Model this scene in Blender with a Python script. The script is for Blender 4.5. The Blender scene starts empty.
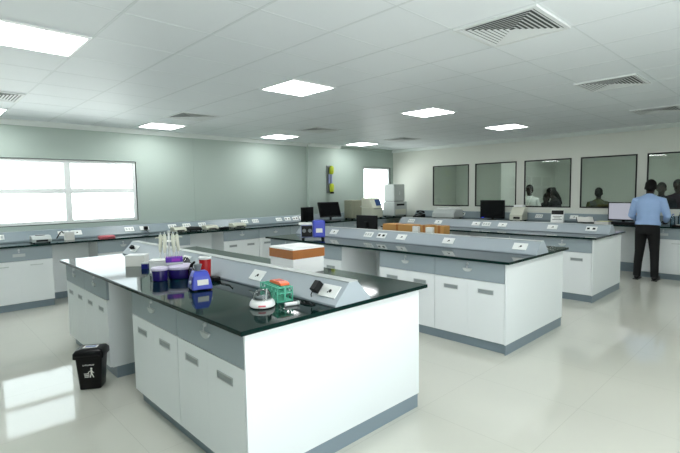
import bpy, bmesh, math, random
from mathutils import Vector, Matrix
random.seed(7)
PI = math.pi
scene = bpy.context.scene
COL = scene.collection

# ------------------------------------------------------------------ helpers
def lin(c):
    return c/12.92 if c <= 0.04045 else ((c+0.055)/1.055)**2.4
def rgb(r, g, b):
    return (lin(r/255), lin(g/255), lin(b/255), 1)

def mat(name, col, rough=.5, metal=0, spec=.5, noise=0, nscale=20, bump=0, coat=0, emit=None, estr=0, trans=0, ior=1.45, alpha=1):
    m = bpy.data.materials.new(name); m.use_nodes = True
    nt = m.node_tree; b = nt.nodes['Principled BSDF']
    b.inputs['Base Color'].default_value = col
    b.inputs['Roughness'].default_value = rough
    b.inputs['Metallic'].default_value = metal
    b.inputs['Specular IOR Level'].default_value = spec
    b.inputs['Coat Weight'].default_value = coat
    b.inputs['Transmission Weight'].default_value = trans
    b.inputs['IOR'].default_value = ior
    b.inputs['Alpha'].default_value = alpha
    if emit:
        b.inputs['Emission Color'].default_value = emit
        b.inputs['Emission Strength'].default_value = estr
    if noise or bump:
        tc = nt.nodes.new('ShaderNodeTexCoord'); n = nt.nodes.new('ShaderNodeTexNoise')
        n.inputs['Scale'].default_value = nscale; n.inputs['Detail'].default_value = 3
        nt.links.new(tc.outputs['Object'], n.inputs['Vector'])
        if noise:
            mx = nt.nodes.new('ShaderNodeMix'); mx.data_type = 'RGBA'
            mx.inputs['A'].default_value = tuple(c*(1-noise) for c in col[:3])+(1,)
            mx.inputs['B'].default_value = tuple(min(1, c*(1+noise)) for c in col[:3])+(1,)
            nt.links.new(n.outputs['Fac'], mx.inputs['Factor'])
            nt.links.new(mx.outputs['Result'], b.inputs['Base Color'])
        if bump:
            bp = nt.nodes.new('ShaderNodeBump'); bp.inputs['Strength'].default_value = bump
            nt.links.new(n.outputs['Fac'], bp.inputs['Height']); nt.links.new(bp.outputs['Normal'], b.inputs['Normal'])
    return m

class MB:
    """collects shapes and links them as ONE mesh object"""
    def __init__(s): s.bm = bmesh.new()
    def box(s, x0, y0, z0, x1, y1, z1, mi=0):
        c = [(x, y, z) for z in (z0, z1) for y in (y0, y1) for x in (x0, x1)]
        v = [s.bm.verts.new(p) for p in c]
        for f in ((0,2,3,1),(4,5,7,6),(0,1,5,4),(2,6,7,3),(0,4,6,2),(1,3,7,5)):
            s.bm.faces.new([v[i] for i in f]).material_index = mi
        return s
    def prism(s, prof, a, b, axis='y', mi=0):
        """prof: closed list of 2D points; extruded along axis from a to b"""
        def P(u, w, t):
            return {'y': (u, t, w), 'x': (t, u, w), 'z': (u, w, t)}[axis]
        A = [s.bm.verts.new(P(u, w, a)) for u, w in prof]; B = [s.bm.verts.new(P(u, w, b)) for u, w in prof]
        n = len(prof)
        fs = [s.bm.faces.new(A), s.bm.faces.new(B[::-1])]
        for i in range(n):
            fs.append(s.bm.faces.new((A[i], B[i], B[(i+1) % n], A[(i+1) % n])))
        for f in fs: f.material_index = mi
        return s
    def loft(s, rings, cap=True, mi=0):
        """rings: list of lists of points with equal counts"""
        R = [[s.bm.verts.new(p) for p in r] for r in rings]
        n = len(R[0])
        for a, b in zip(R, R[1:]):
            for i in range(n):
                s.bm.faces.new((a[i], a[(i+1) % n], b[(i+1) % n], b[i])).material_index = mi
        if cap:
            s.bm.faces.new(R[0][::-1]).material_index = mi; s.bm.faces.new(R[-1]).material_index = mi
        return s
    def lathe(s, prof, seg=24, cx=0, cy=0, mi=0, cap=True):
        return s.loft([[(cx+r*math.cos(2*PI*i/seg), cy+r*math.sin(2*PI*i/seg), z) for i in range(seg)] for r, z in prof], cap, mi)
    def tube(s, pts, rad, seg=10, mi=0, round_ends=False):
        pts = [Vector(p) for p in pts]
        if not hasattr(rad, '__len__'): rad = [rad]*len(pts)
        rad = list(rad)
        if round_ends:
            d0 = (pts[0]-pts[1]).normalized(); d1 = (pts[-1]-pts[-2]).normalized()
            r0, r1 = rad[0], rad[-1]
            pre = [(pts[0]+d0*r0*math.sin(a), r0*math.cos(a)) for a in (1.45, 1.0, .5)]
            post = [(pts[-1]+d1*r1*math.sin(a), r1*math.cos(a)) for a in (.5, 1.0, 1.45)]
            pts = [p for p, _ in pre]+pts+[p for p, _ in post]; rad = [r for _, r in pre]+rad+[r for _, r in post]
        rings = []; ref = None
        for i, p in enumerate(pts):
            d = (pts[min(i+1, len(pts)-1)]-pts[max(i-1, 0)]).normalized()
            if ref is None:
                ref = Vector((0, 0, 1)) if abs(d.z) < .9 else Vector((1, 0, 0))
            u = d.cross(ref).normalized(); w = u.cross(d).normalized(); ref = w
            rings.append([tuple(p+rad[i]*(math.cos(2*PI*k/seg)*u+math.sin(2*PI*k/seg)*w)) for k in range(seg)])
        return s.loft(rings, True, mi)
    def ball(s, c, r, mi=0, u=20, v=12):
        if not hasattr(r, '__len__'): r = (r, r, r)
        M = Matrix.Translation(c) @ Matrix.Diagonal((r[0], r[1], r[2], 1))
        g = bmesh.ops.create_uvsphere(s.bm, u_segments=u, v_segments=v, radius=1, matrix=M)
        for ve in g['verts']:
            for f in ve.link_faces: f.material_index = mi
        return s
    def xf(s, M):
        s.bm.transform(M); return s
    def build(s, name, m, parent=None, bevel=0, smooth=False, loc=None, seg=2):
        bmesh.ops.recalc_face_normals(s.bm, faces=s.bm.faces)
        me = bpy.data.meshes.new(name); s.bm.to_mesh(me); s.bm.free()
        for x in (m if isinstance(m, (list, tuple)) else [m]): me.materials.append(x)
        o = bpy.data.objects.new(name, me); COL.objects.link(o)
        if parent: o.parent = parent
        if loc: o.location = loc
        if smooth:
            for p in me.polygons: p.use_smooth = True
            try: me.set_sharp_from_angle(angle=math.radians(40))
            except Exception: pass
        if bevel:
            b = o.modifiers.new('bevel', 'BEVEL'); b.width = bevel; b.segments = seg; b.limit_method = 'ANGLE'
        return o

def tag(o, label=None, cat=None, group=None, kind=None):
    if label: o['label'] = label
    if cat: o['category'] = cat
    if group: o['group'] = group
    if kind: o['kind'] = kind
    return o
def empty(name, loc=(0,0,0), rz=0, label=None, cat=None, group=None):
    o = bpy.data.objects.new(name, None); COL.objects.link(o); o.empty_display_size = .1
    o.location = loc; o.rotation_euler = (0, 0, rz)
    return tag(o, label, cat, group)
def kids(o):
    return [c for c in ALLKIDS(o)]
def ALLKIDS(o): return list(o.children)
def copy_tree(o, parent=None):
    c = o.copy(); COL.objects.link(c)
    if parent: c.parent = parent
    for ch in list(o.children): copy_tree(ch, c)
    return c
def place(proto, first, loc, rz, label, cat=None, group=None):
    o = proto if first else copy_tree(proto)
    o.location = loc; o.rotation_euler = (0, 0, rz); return tag(o, label, cat, group)
def S(o):
    o['kind'] = 'structure'; return o

# ------------------------------------------------------------------ materials
M = {}
M['white_lam'] = mat('white_laminate', rgb(234,238,239), .35, noise=.015, nscale=3)
M['panel_white'] = mat('panel_white', rgb(236,241,242), .4)
M['gray_lam'] = mat('blue_gray_laminate', rgb(150,162,168), .35, noise=.02, nscale=4)
M['kick'] = mat('plinth_gray', rgb(130,145,154), .4)
M['spine'] = mat('spine_gray', rgb(168,178,185), .35)
M['spine_dark'] = mat('spine_dark_gray', rgb(138,152,158), .35)
M['granite'] = mat('black_granite', rgb(3,33,30), .06, spec=.2, noise=.35, nscale=260)
M['plate'] = mat('white_socket_plate', rgb(240,243,240), .35)
M['black'] = mat('black_plastic', rgb(10,10,12), .45, spec=.3)
M['blackgloss'] = mat('black_gloss', rgb(6,6,8), .3, spec=.3)
M['screen'] = mat('dark_screen', rgb(5,5,8), .2, spec=.3)
M['steel'] = mat('brushed_steel', rgb(200,204,205), .3, metal=1)
M['handle_gray'] = mat('handle_gray', rgb(150,158,160), .35, metal=.6)
M['recess'] = mat('handle_recess', rgb(150,157,158), .4)
M['alu'] = mat('window_frame_white', rgb(238,242,241), .4)
M['darkline'] = mat('dark_frame', rgb(28,30,30), .4)
M['wall'] = mat('wall_paint', rgb(168,182,174), .62, noise=.012, nscale=1.2)
M['wall_cream'] = mat('wall_paint_cream', rgb(224,226,217), .62, noise=.012, nscale=1.2)
M['next_wall'] = mat('next_room_paint', rgb(214,221,215), .7)
M['cornice'] = mat('cornice_white', rgb(225,231,228), .5)
M['tbar'] = mat('ceiling_tbar', rgb(212,218,220), .45)
M['light_panel'] = mat('lamp_diffuser', (1,1,1,1), .5, emit=(.98,1,1,1), estr=19)
M['lamp_frame'] = mat('lamp_frame', rgb(235,238,238), .4)
M['vent'] = mat('vent_white', rgb(220,224,224), .45)
M['ventshade'] = mat('vent_shade', rgb(70,78,76), .7)
M['blue'] = mat('blue_plastic', rgb(70,84,196), .35)
M['bluedark'] = mat('dark_blue_plastic', rgb(28,30,120), .35)
M['navy'] = mat('navy_plastic', rgb(34,22,98), .22)
M['purple'] = mat('purple_plastic', rgb(84,28,160), .3)
M['magenta'] = mat('magenta_plastic', rgb(150,36,185), .3)
M['red'] = mat('red_plastic', rgb(178,14,20), .35)
M['white_pl'] = mat('white_plastic', rgb(236,238,236), .35)
M['offwhite'] = mat('ivory_plastic', rgb(214,216,200), .4)
M['beige'] = mat('beige_instrument', rgb(200,202,186), .45)
M['taupe'] = mat('taupe_instrument', rgb(150,152,132), .5)
M['lgray'] = mat('light_gray_plastic', rgb(190,196,194), .4)
M['mgray'] = mat('mid_gray_plastic', rgb(120,126,128), .45)
M['green'] = mat('green_plastic', rgb(92,190,160), .35)
M['orange'] = mat('orange_plastic', rgb(240,110,60), .4)
M['foam'] = mat('white_foam', rgb(249,250,248), .75, bump=.08, nscale=90)
M['tape'] = mat('brown_packing_tape', rgb(172,110,62), .22, noise=.08, nscale=14)
M['cardboard'] = mat('brown_cardboard', rgb(190,140,76), .6, noise=.06, nscale=9)
M['paper'] = mat('white_paper', rgb(238,238,232), .7)
M['paper_y'] = mat('yellow_paper', rgb(206,208,140), .7)
M['pink'] = mat('pink_plastic', rgb(226,120,130), .4)
M['yg'] = mat('yellow_green', rgb(176,190,40), .4)
M['bluegray'] = mat('blue_gray_plastic', rgb(140,150,190), .4)
M['skin'] = mat('brown_skin', rgb(36,23,18), .5, noise=.05, nscale=30)
M['hair'] = mat('black_hair', rgb(9,8,8), .6, spec=.2, bump=.5, nscale=120)
M['shirt'] = mat('light_blue_shirt', rgb(160,188,230), .75, noise=.05, nscale=12, bump=.15)
M['trousers'] = mat('black_trousers', rgb(6,6,8), .75, noise=.1, nscale=15)
M['shoe'] = mat('black_shoe', rgb(12,12,12), .3)
M['olive'] = mat('olive_cloth', rgb(54,60,30), .8)
M['darkcloth'] = mat('dark_cloth', rgb(13,14,15), .8)
M['maroon'] = mat('dark_red_cloth', rgb(30,13,15), .8)
M['coat'] = mat('white_coat_cloth', rgb(205,212,208), .8)
M['screen_on'] = mat('lit_screen', rgb(40,40,50), .3, emit=rgb(204,208,220), estr=.62)
M['blue_led'] = mat('blue_led', rgb(30,30,200), .3, emit=(.05,.08,1,1), estr=1.2)
M['instr_screen'] = mat('instrument_screen', rgb(40,60,100), .2, emit=rgb(60,90,140), estr=.25)

def glass_mat(name, tint, refl=1.0, rough=0.0):
    m = bpy.data.materials.new(name); m.use_nodes = True; nt = m.node_tree
    for n in list(nt.nodes): nt.nodes.remove(n)
    o = nt.nodes.new('ShaderNodeOutputMaterial'); mx = nt.nodes.new('ShaderNodeMixShader')
    t = nt.nodes.new('ShaderNodeBsdfTransparent'); g = nt.nodes.new('ShaderNodeBsdfGlossy'); f = nt.nodes.new('ShaderNodeFresnel')
    f.inputs['IOR'].default_value = refl
    t.inputs['Color'].default_value = tint; g.inputs['Roughness'].default_value = rough
    nt.links.new(f.outputs[0], mx.inputs[0]); nt.links.new(t.outputs[0], mx.inputs[1]); nt.links.new(g.outputs[0], mx.inputs[2])
    nt.links.new(mx.outputs[0], o.inputs[0]); return m
M['glass_clear'] = glass_mat('window_glass', (.95,.98,.97,1), 1.3)
M['glass_tint'] = glass_mat('partition_glass', (.90,.94,.91,1), 1.5)
M['dome'] = glass_mat('clear_plastic', (.86,.9,.9,1), 1.5, .05)
M['lid_pale'] = mat('pale_lilac_plastic', rgb(214,206,228), .3)
M['film'] = glass_mat('clear_film', (.9,.88,.95,1), 1.9, .15)
M['bottle'] = glass_mat('bottle_glass', (.72,.84,.9,1), 1.6, .03)

def tile_mat(name, base, line, pitch, ox, oy, w, rough, spec, noise=.02, nscale=2, rvar=0):
    """flat tiles with thin joints, laid in world metres"""
    m = mat(name, base, rough, spec=spec); nt = m.node_tree; b = nt.nodes['Principled BSDF']
    tc = nt.nodes.new('ShaderNodeTexCoord'); sp = nt.nodes.new('ShaderNodeSeparateXYZ')
    nt.links.new(tc.outputs['Object'], sp.inputs[0])
    def axis(out, off):
        a = nt.nodes.new('ShaderNodeMath'); a.operation = 'SUBTRACT'; a.inputs[1].default_value = off
        nt.links.new(out, a.inputs[0])
        p = nt.nodes.new('ShaderNodeMath'); p.operation = 'PINGPONG'; p.inputs[1].default_value = pitch/2
        nt.links.new(a.outputs[0], p.inputs[0])
        l = nt.nodes.new('ShaderNodeMath'); l.operation = 'LESS_THAN'; l.inputs[1].default_value = w
        nt.links.new(p.outputs[0], l.inputs[0]); return l.outputs[0]
    mx = nt.nodes.new('ShaderNodeMath'); mx.operation = 'MAXIMUM'
    nt.links.new(axis(sp.outputs[0], ox), mx.inputs[0]); nt.links.new(axis(sp.outputs[1], oy), mx.inputs[1])
    n = nt.nodes.new('ShaderNodeTexNoise'); n.inputs['Scale'].default_value = nscale; n.inputs['Detail'].default_value = 4
    nt.links.new(tc.outputs['Object'], n.inputs['Vector'])
    c = nt.nodes.new('ShaderNodeMix'); c.data_type = 'RGBA'
    c.inputs['A'].default_value = tuple(v*(1-noise) for v in base[:3])+(1,); c.inputs['B'].default_value = tuple(min(1, v*(1+noise)) for v in base[:3])+(1,)
    nt.links.new(n.outputs['Fac'], c.inputs['Factor'])
    d = nt.nodes.new('ShaderNodeMix'); d.data_type = 'RGBA'; d.inputs['B'].default_value = line
    nt.links.new(mx.outputs[0], d.inputs['Factor']); nt.links.new(c.outputs['Result'], d.inputs['A'])
    nt.links.new(d.outputs['Result'], b.inputs['Base Color'])
    return m
M['floor'] = tile_mat('floor_tiles', rgb(207,207,196), rgb(191,191,180), .8, .18, .3, .0016, .05, 1.0, .025, 1.4)
M['ceiling'] = tile_mat('ceiling_tiles', rgb(228,233,236), rgb(208,214,217), .6, .45, .02, .003, .5, .3, .008, 1.5)

# ------------------------------------------------------------------ room shell
XR, YL, H = 9.95, 8.22, 2.695
XW, YN = -3.0, -1.4       # the wall on the left of the camera and the wall behind it
NX = 13.2                 # far wall of the adjoining rooms
S(MB().box(XW-.1, YN-.1, -.12, NX+.1, YL+.15, 0).build('floor', M['floor']))
S(MB().box(XW-.1, YN-.1, H, NX+.1, YL+.15, H+.1).build('ceiling', M['ceiling']))

def wall_with_holes(name, m, axis, pos, thick, a0, a1, holes, z0=0, z1=H):
    """axis 'x': wall runs along x at y=pos; 'y': along y at x=pos; holes (a,b,z0,z1) do not overlap"""
    mb = MB()
    def bx(a, b, c, d):
        if b-a < 1e-4 or d-c < 1e-4: return
        if axis == 'x': mb.box(a, min(pos, pos+thick), c, b, max(pos, pos+thick), d)
        else: mb.box(min(pos, pos+thick), a, c, max(pos, pos+thick), b, d)
    cur = a0
    for a, b, c, d in sorted(holes):
        bx(cur, a, z0, z1); bx(a, b, z0, c); bx(a, b, d, z1); cur = b
    bx(cur, a1, z0, z1)
    return S(mb.build(name, m))
LW = (-1.25, 2.95, 1.13, 2.135)
LW2 = (8.74, 9.82, .99, 2.2)
wall_with_holes('wall_left', M['wall'], 'x', YL, .12, XW, XR+.06, [LW, LW2])
# pillar on the left wall
S(MB().box(6.8, 8.14, 0, 7.8, YL, H).build('wall_pillar', M['wall'], bevel=.004))
S(MB().box(4.02, 8.212, 1.0, 4.045, YL, H-.09).build('trim_seam', M['wall']))
RW = [(5.84,6.885), (4.65,5.675), (3.49,4.475), (2.325,3.315), (1.15,2.17)]
wall_with_holes('wall_right', M['wall_cream'], 'y', XR, .06, YN, YL, [(a, b, 1.168, 2.19) for a, b in RW])
NW = (-.6, 3.0, .3, 2.5)  # unseen window, added to bring daylight in from behind the camera
wall_with_holes('wall_near', M['wall'], 'x', YN, -.12, XW, XR+.06, [NW])
SW = (.2, 3.4, .9, 2.2)
wall_with_holes('wall_side', M['wall'], 'y', XW, -.12, YN, YL, [])
# adjoining rooms behind the glass
S(MB().box(NX, YN, 0, NX+.1, YL, H).build('wall_beyond', M['next_wall']))
S(MB().box(XR+.06, 5.05, 0, NX, 5.13, H).build('wall_partition', M['next_wall']))
S(MB().box(XR+.06, YL, 0, NX+.1, YL+.12, H).build('wall_far_end', M['next_wall']))
S(MB().box(XR+.06, YN-.12, 0, NX+.1, YN, H).build('wall_near_end', M['next_wall']))

# cornices
S(MB().prism([(YL, H-.075), (YL-.03, H-.075), (YL-.08, H-.02), (YL-.08, H), (YL, H)], XW, 6.8, 'x').build('trim_1', M['cornice']))
S(MB().prism([(8.14, H-.075), (8.11, H-.075), (8.06, H-.02), (8.06, H), (8.14, H)], 6.8, 7.8, 'x').build('trim_2', M['cornice']))
S(MB().prism([(YL, H-.06), (YL-.06, H-.015), (YL-.06, H), (YL, H)], 7.8, XR-.09, 'x').build('trim_3', M['wall']))
S(MB().prism([(XR, H-.075), (XR-.03, H-.075), (XR-.09, H-.02), (XR-.09, H), (XR, H)], YN, YL, 'y').build('trim_4', M['cornice']))
# ceiling grid bars
g = MB()
x = .45-.6*5
while x < XR-.1:
    g.box(x-.009, YN, H-.0015, x+.009, YL-.09, H); x += .6
y = .02-.6*2
while y < YL-.1:
    g.box(XW, y-.005, H-.0012, XR-.1, y+.005, H); y += .6
S(g.build('trim_grid', M['tbar']))

# windows: frame, mullions, glass
def window_y(name, w, mull, m, fr=.03, zm=None):
    """exterior window in a wall that runs along x at y=YL"""
    a, b, c, d = w; y0, y1 = YL+.02, YL+.08
    f = MB()
    f.box(a, y0, c, a+fr, y1, d).box(b-fr, y0, c, b, y1, d).box(a+fr, y0, c, b-fr, y1, c+fr).box(a+fr, y0, d-fr, b-fr, y1, d)
    xs = [a+fr]
    for q in mull: f.box(q-.045, y0, c+fr, q+.045, y1, d-fr)
    if zm: f.box(a+fr, y0+.004, zm-.04, b-fr, y1-.004, zm+.04)
    root = S(f.build(name, m, bevel=.004))
    MB().box(a+fr, YL+.045, c+fr, b-fr, YL+.051, d-fr).build('pane', M['glass_clear'], root)
    t = .007
    e = MB().box(a-t, YL-.004, c-t, a, YL+.02, d+t).box(b, YL-.004, c-t, b+t, YL+.02, d+t).box(a, YL-.004, c-t, b, YL+.02, c).box(a, YL-.004, d, b, YL+.02, d+t)
    e.build('edge_strip', M['darkline'], root)
    return root
window_y('window_1', LW, [-.2, .85, 1.9], M['alu'], .05, 1.645)
window_y('window_2', LW2, [], M['alu'], .04)
for i, (a, b) in enumerate(RW):
    c, d = 1.168, 2.19; fr = .026
    f = MB().box(XR-.01, a, c, XR+.02, a+fr, d).box(XR-.01, b-fr, c, XR+.02, b, d).box(XR-.01, a+fr, c, XR+.02, b-fr, c+fr).box(XR-.01, a+fr, d-fr, XR+.02, b-fr, d)
    root = S(f.build('window_%d' % (i+3), M['darkline'], bevel=.003))
    MB().box(XR+.002, a+fr, c+fr, XR+.008, b-fr, d-fr).build('pane', M['glass_tint'], root)
a, b, c, d = NW
f = MB().box(a, YN-.08, c, a+.05, YN-.02, d).box(b-.05, YN-.08, c, b, YN-.02, d).box(a+.05, YN-.08, c, b-.05, YN-.02, c+.05).box(a+.05, YN-.08, d-.05, b-.05, YN-.02, d)
for q in (.6, 1.8): f.box(q-.03, YN-.08, c+.05, q+.03, YN-.02, d-.05)
w = S(f.build('window_8', M['alu']))

# ------------------------------------------------------------------ ceiling lamps and air vents
def make_lamp():
    r = empty('ceiling_light')
    t = .585; h = t/2
    f = MB().box(-h, -h, -.012, h, -h+.02, 0).box(-h, h-.02, -.012, h, h, 0).box(-h, -h+.02, -.012, -h+.02, h-.02, 0).box(h-.02, -h+.02, -.012, h, h-.02, 0)
    f.build('frame', M['lamp_frame'], r)
    MB().box(-h+.02, -h+.02, -.008, h-.02, h-.02, -.001).build('diffuser', M['light_panel'], r)
    return r
lamp = make_lamp(); first = True
LAMPLAB = {(.45,3.62): 'large square ceiling light at the upper left edge of the photo',
 (2.85,3.62): 'square ceiling light in the middle of the ceiling, above the nearest island',
 (5.25,3.62): 'square ceiling light right of the middle one, above the second island',
 (7.65,3.62): 'square ceiling light above the third island, before the glass wall',
 (.45,7.22): 'square ceiling light by the cornice at the far left, cut by the photo edge',
 (2.85,7.22): 'square ceiling light near the window wall, right end of the big left window',
 (5.25,7.22): 'square ceiling light near the window wall, left of the pillar',
 (7.65,7.22): 'square ceiling light near the window wall, just above the pillar',
 (2.85,.02): 'square ceiling light cut off by the top edge of the photo at its right corner'}
for (x, y), lab in LAMPLAB.items():
    place(lamp, first, (x+.3, y+.3, H), 0, lab, 'ceiling light', 'square ceiling lights'); first = False
for x, y in ((.45,.02), (5.25,.02), (7.65,.02)):
    place(lamp, False, (x+.3, y+.3, H), 0, 'square ceiling light outside the photo, over the part of the room around the camera', 'ceiling light', 'ceiling lights outside the photo')
for x, y in ((10.15,3.4), (10.15,6.4), (10.15,.9)):
    place(lamp, False, (x+.3, y+.3, H), 0, {3.4:'ceiling light in the room behind the glass wall, above the person in olive', 6.4:'ceiling light in the small room behind the two left glass panes', .9:'ceiling light in the far right end of the room behind the glass'}[y], 'ceiling light', 'lights behind the glass')

def make_vent():
    r = empty('air_vent')
    h = .29
    MB().box(-h+.02, -h+.02, -.003, h-.02, h-.02, -.001).build('shade_backing', M['ventshade'], r)  # flat dark sheet, painted as the shade deep between the louvres
    f = MB()
    for a, b in ((h, h-.028),):
        f.box(-a, -a, -.014, a, -b, 0).box(-a, b, -.014, a, a, 0).box(-a, -b, -.014, -b, b, 0).box(b, -b, -.014, a, b, 0)
    f.build('frame', M['vent'], r)
    for k in range(8):
        a = .252-.031*k
        if a < .02: break
        l = MB(); zt, zb = -.008, -.012; o = .015
        P = [(-1,-1), (1,-1), (1,1), (-1,1)]
        ou = [(sx*a, sy*a, zb) for sx, sy in P]; inn = [(sx*(a-o), sy*(a-o), zt) for sx, sy in P]
        ou2 = [(p[0], p[1], p[2]+.002) for p in ou]; in2 = [(p[0], p[1], p[2]+.002) for p in inn]
        A = [[l.bm.verts.new(p) for p in q] for q in (ou, inn, in2, ou2)]
        for q in range(4):
            U, V = A[q], A[(q+1) % 4]
            for j in range(4): l.bm.faces.new((U[j], U[(j+1) % 4], V[(j+1) % 4], V[j]))
        l.build('louvre', M['vent'], r)
    return r
vent = make_vent(); first = True
for (x, y), lab in {(2.85,1.22): 'large louvred square air vent in the ceiling at the upper right of the photo',
  (5.3,1.27): 'louvred air vent behind the large upper right one, towards the glass wall',
  (7.75,1.35): 'louvred air vent nearest the glass wall at the right edge of the photo',
  (.45,6.05): 'air vent at the far left edge of the ceiling, before the window wall',
  (2.8,6.02): 'dark air vent in the ceiling left of centre, before the window wall',
  (5.2,5.98): 'dark air vent in the ceiling above the pillar side of the room',
  (7.65,6.0): 'small distant air vent in the ceiling near the far corner'}.items():
    place(vent, first, (x+.3, y+.3, H), 0, lab, 'air vent', 'square ceiling vents'); first = False

# ------------------------------------------------------------------ laboratory furniture
OV = .045; Zk = .1; Zt = .875; ZT = .9
def make_cabinet(name, W, D, doors=2, bar=False, tagplate=False):
    """front faces local -X, spans y 0..W, depth D"""
    r = empty(name)
    MB().box(.02, .001, Zk, D, W-.001, Zt).build('body', M['white_lam'], r)
    MB().box(.05, .001, 0, D-.03, W-.001, Zk).build('plinth', M['kick'], r)
    dr = MB().box(0, .003, .685, .0195, W-.003, .868).build('drawer', M['gray_lam'], r, bevel=.0015)
    yc = W/2
    k = MB()
    k.tube([(-.007, yc, .838), (.0, yc, .838)], .013, 14)
    k.box(-.018, yc-.0015, .824, -.007, yc+.0015, .846)
    k.prism([(yc-.003,.824), (yc+.003,.824), (yc+.011,.80), (yc-.009,.80)], -.017, -.0155, 'x')
    k.build('lock', M['steel'], dr)
    h = MB()
    if tagplate:
        h.box(-.006, yc-.07, .745, 0, yc+.07, .785)
        h.build('handle', M['lgray'], dr, bevel=.002)
    else:
        n = 10
        prof = [(yc+.048*math.cos(PI+PI*i/n), .79+.03*math.sin(PI+PI*i/n)) for i in range(n+1)]
        h.prism(prof, -.014, 0, 'x')
        h.box(-.016, yc-.05, .788, 0, yc+.05, .794)
        h.build('handle', M['lgray'], dr, bevel=.002)
    wd = W/doors
    for i in range(doors):
        d = MB().box(0, i*wd+(.003 if i == 0 else .0005), .106, .0195, (i+1)*wd-(.003 if i == doors-1 else .0005), .68).build('door', M['white_lam'], r)
        yy = (i+.5)*wd; h = MB()
        if bar:
            h.tube([(0, yy-.07, .62), (-.022, yy-.07, .62), (-.022, yy+.07, .62), (0, yy+.07, .62)], .005, 8)
            h.build('handle', M['lgray'], d, smooth=True)
        else:
            a, b, c, e = yy-.082, yy+.082, .563, .607
            t = .006
            h.box(-.004, a, c, 0, b, c+t).box(-.004, a, e-t, 0, b, e).box(-.004, a, c+t, 0, a+t, e-t).box(-.004, b-t, c+t, 0, b, e-t)
            h.box(-.0006, a+t, c+t, 0, b-t, e-t, 1)
            h.build('handle', [M['steel'], M['recess']], d)
    return r

ISL = [  # x0, x1, near end y, far end y
    (1.133, 2.662, 1.885, 5.44), (3.95, 5.411, 1.905, 5.79), (6.6275, 7.992, 1.993, 5.8)]
W2 = .775
ordw = ['nearest', 'second', 'third']
isl_names = ['the nearest island bench', 'the middle island bench', 'the farthest island bench']
CABLAB = {
 (0,0): 'white two door cabinet with grey drawer at the near end of the nearest island',
 (0,1): 'white two door cabinet with grey drawer right of the bin, beside the nearest knee space',
 (0,2): 'white two door cabinet with grey drawer standing behind the black bin',
 (0,3): 'white two door cabinet with grey drawer at the far left end of the nearest island',
 (1,0): 'white two door cabinet with grey drawer at the near right end of the middle island',
 (1,1): 'white cabinet with grey drawer in the middle island, behind the near tabletop corner',
 (1,2): 'white cabinet with grey drawer in the middle island, just behind the foam box',
 (1,3): 'white cabinet with grey drawer of the middle island, under the blue instrument',
 (2,0): 'white cabinet with grey drawer at the near end of the farthest island',
 (2,1): 'white cabinet of the farthest island half hidden behind the middle island worktop'}
proto = None
for k, (x0, x1, y0, y1) in enumerate(ISL):
    xf, xb = x0+OV, x1-OV
    ya = y0+.06
    KN, WF = ((.585, .655), (.655, .775), (.655, .775))[k]     # knee space, width of the two far cabinets
    starts = [ya, ya+W2, ya+2*W2+KN, ya+2*W2+KN+WF]
    for i, ys in enumerate(starts):
        lab = CABLAB.get((k, i)) or {2:'white cabinet of the farthest island, beyond its knee space, hidden by the middle island', 3:'white cabinet at the far end of the farthest island, hidden by the middle island'}[i]
        if proto is None:
            proto = make_cabinet('island_cabinet', W2, 1.42); c = proto; f1 = True
        else: c = copy_tree(proto)
        c.location = (xf, ys, 0); c.scale = ((xb-xf)/1.42, 1 if i < 2 else WF/W2, 1)
        tag(c, lab, 'cabinet', 'island base cabinets')
    # panel closing the knee space and the near end panel
    ym = ya+2*W2
    kp = MB().box((x0+x1)/2-.012, ym+.002, .1, (x0+x1)/2+.012, ym+KN-.002, Zt-.002).box((x0+x1)/2-.012, ym+.002, 0, (x0+x1)/2+.012, ym+KN-.002, .1, 1)
    tag(kp.build('knee_space_panel', [M['panel_white'], M['kick']]), ['white back panel inside the knee space of the nearest island', 'white back panel of the knee space in the middle island behind the foam box', 'white back panel of the knee space in the farthest island'][k], 'panel')
    r = empty('end_panel', (0,0,0), 0, ['large bright white end panel of the nearest island', 'white end panel of the middle island facing the aisle', 'white end panel of the farthest island near the man'][k], 'panel')
    MB().box(xf, y0+OV, Zk, xb, y0+OV+.014, Zt).build('board', M['panel_white'], r, bevel=.002)
    MB().box(xf+.012, y0+OV+.004, 0, xb-.012, y0+OV+.0145, Zk).build('plinth', M['kick'], r)
    # worktop
    tag(MB().box(x0, y0, Zt, x1, y1, ZT).build('worktop', M['granite'], bevel=.004),
        ['glossy black stone worktop of the nearest island', 'glossy black stone worktop of the middle island', 'glossy black stone worktop of the farthest island'][k], 'worktop')

# service spines with socket plates
def plate(parent, M4, kind=0):
    """local plate lies in xy plane, z is outward"""
    p = MB().box(-.075, -.043, 0, .075, .043, .007).xf(M4).build('socket_plate', M['plate'], parent, bevel=.002)
    if kind == 0:
        s = MB().tube([(.01,.0,.0071), (.01,.0,.009)], .011, 12).box(-.008,-.016,.0071,-.002,-.006,.009).xf(M4).build('socket', M['black'], p)
    elif kind == 1:
        s = MB()
        for xx in (-.045, .0, .045): s.box(xx-.014, -.02, .0071, xx+.014, .02, .010)
        s.xf(M4).build('switch', M['lgray'], p)
    else:
        s = MB()
        for xx in (-.04, .035): s.box(xx-.018, -.016, .0071, xx+.018, .016, .0095)
        s.xf(M4).build('socket', M['black'], p)
SPL = ['pale grey sloped service spine with sockets running along the nearest island', 'pale grey sloped service spine with white socket plates along the middle island', 'grey sloped service spine along the farthest island, below the glass wall']
SPP = [[(2.772,0), (1.998,0), (3.95,1), (5.2,0)], [(4.936,0), (4.24,1), (4.0,2), (3.665,0), (2.963,0), (2.1,0)], [(5.511,1), (4.88,0), (4.1,0), (3.9,1), (3.611,0), (2.794,0), (2.239,2)]]
hb, ht, hz = .15, .035, .13
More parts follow.
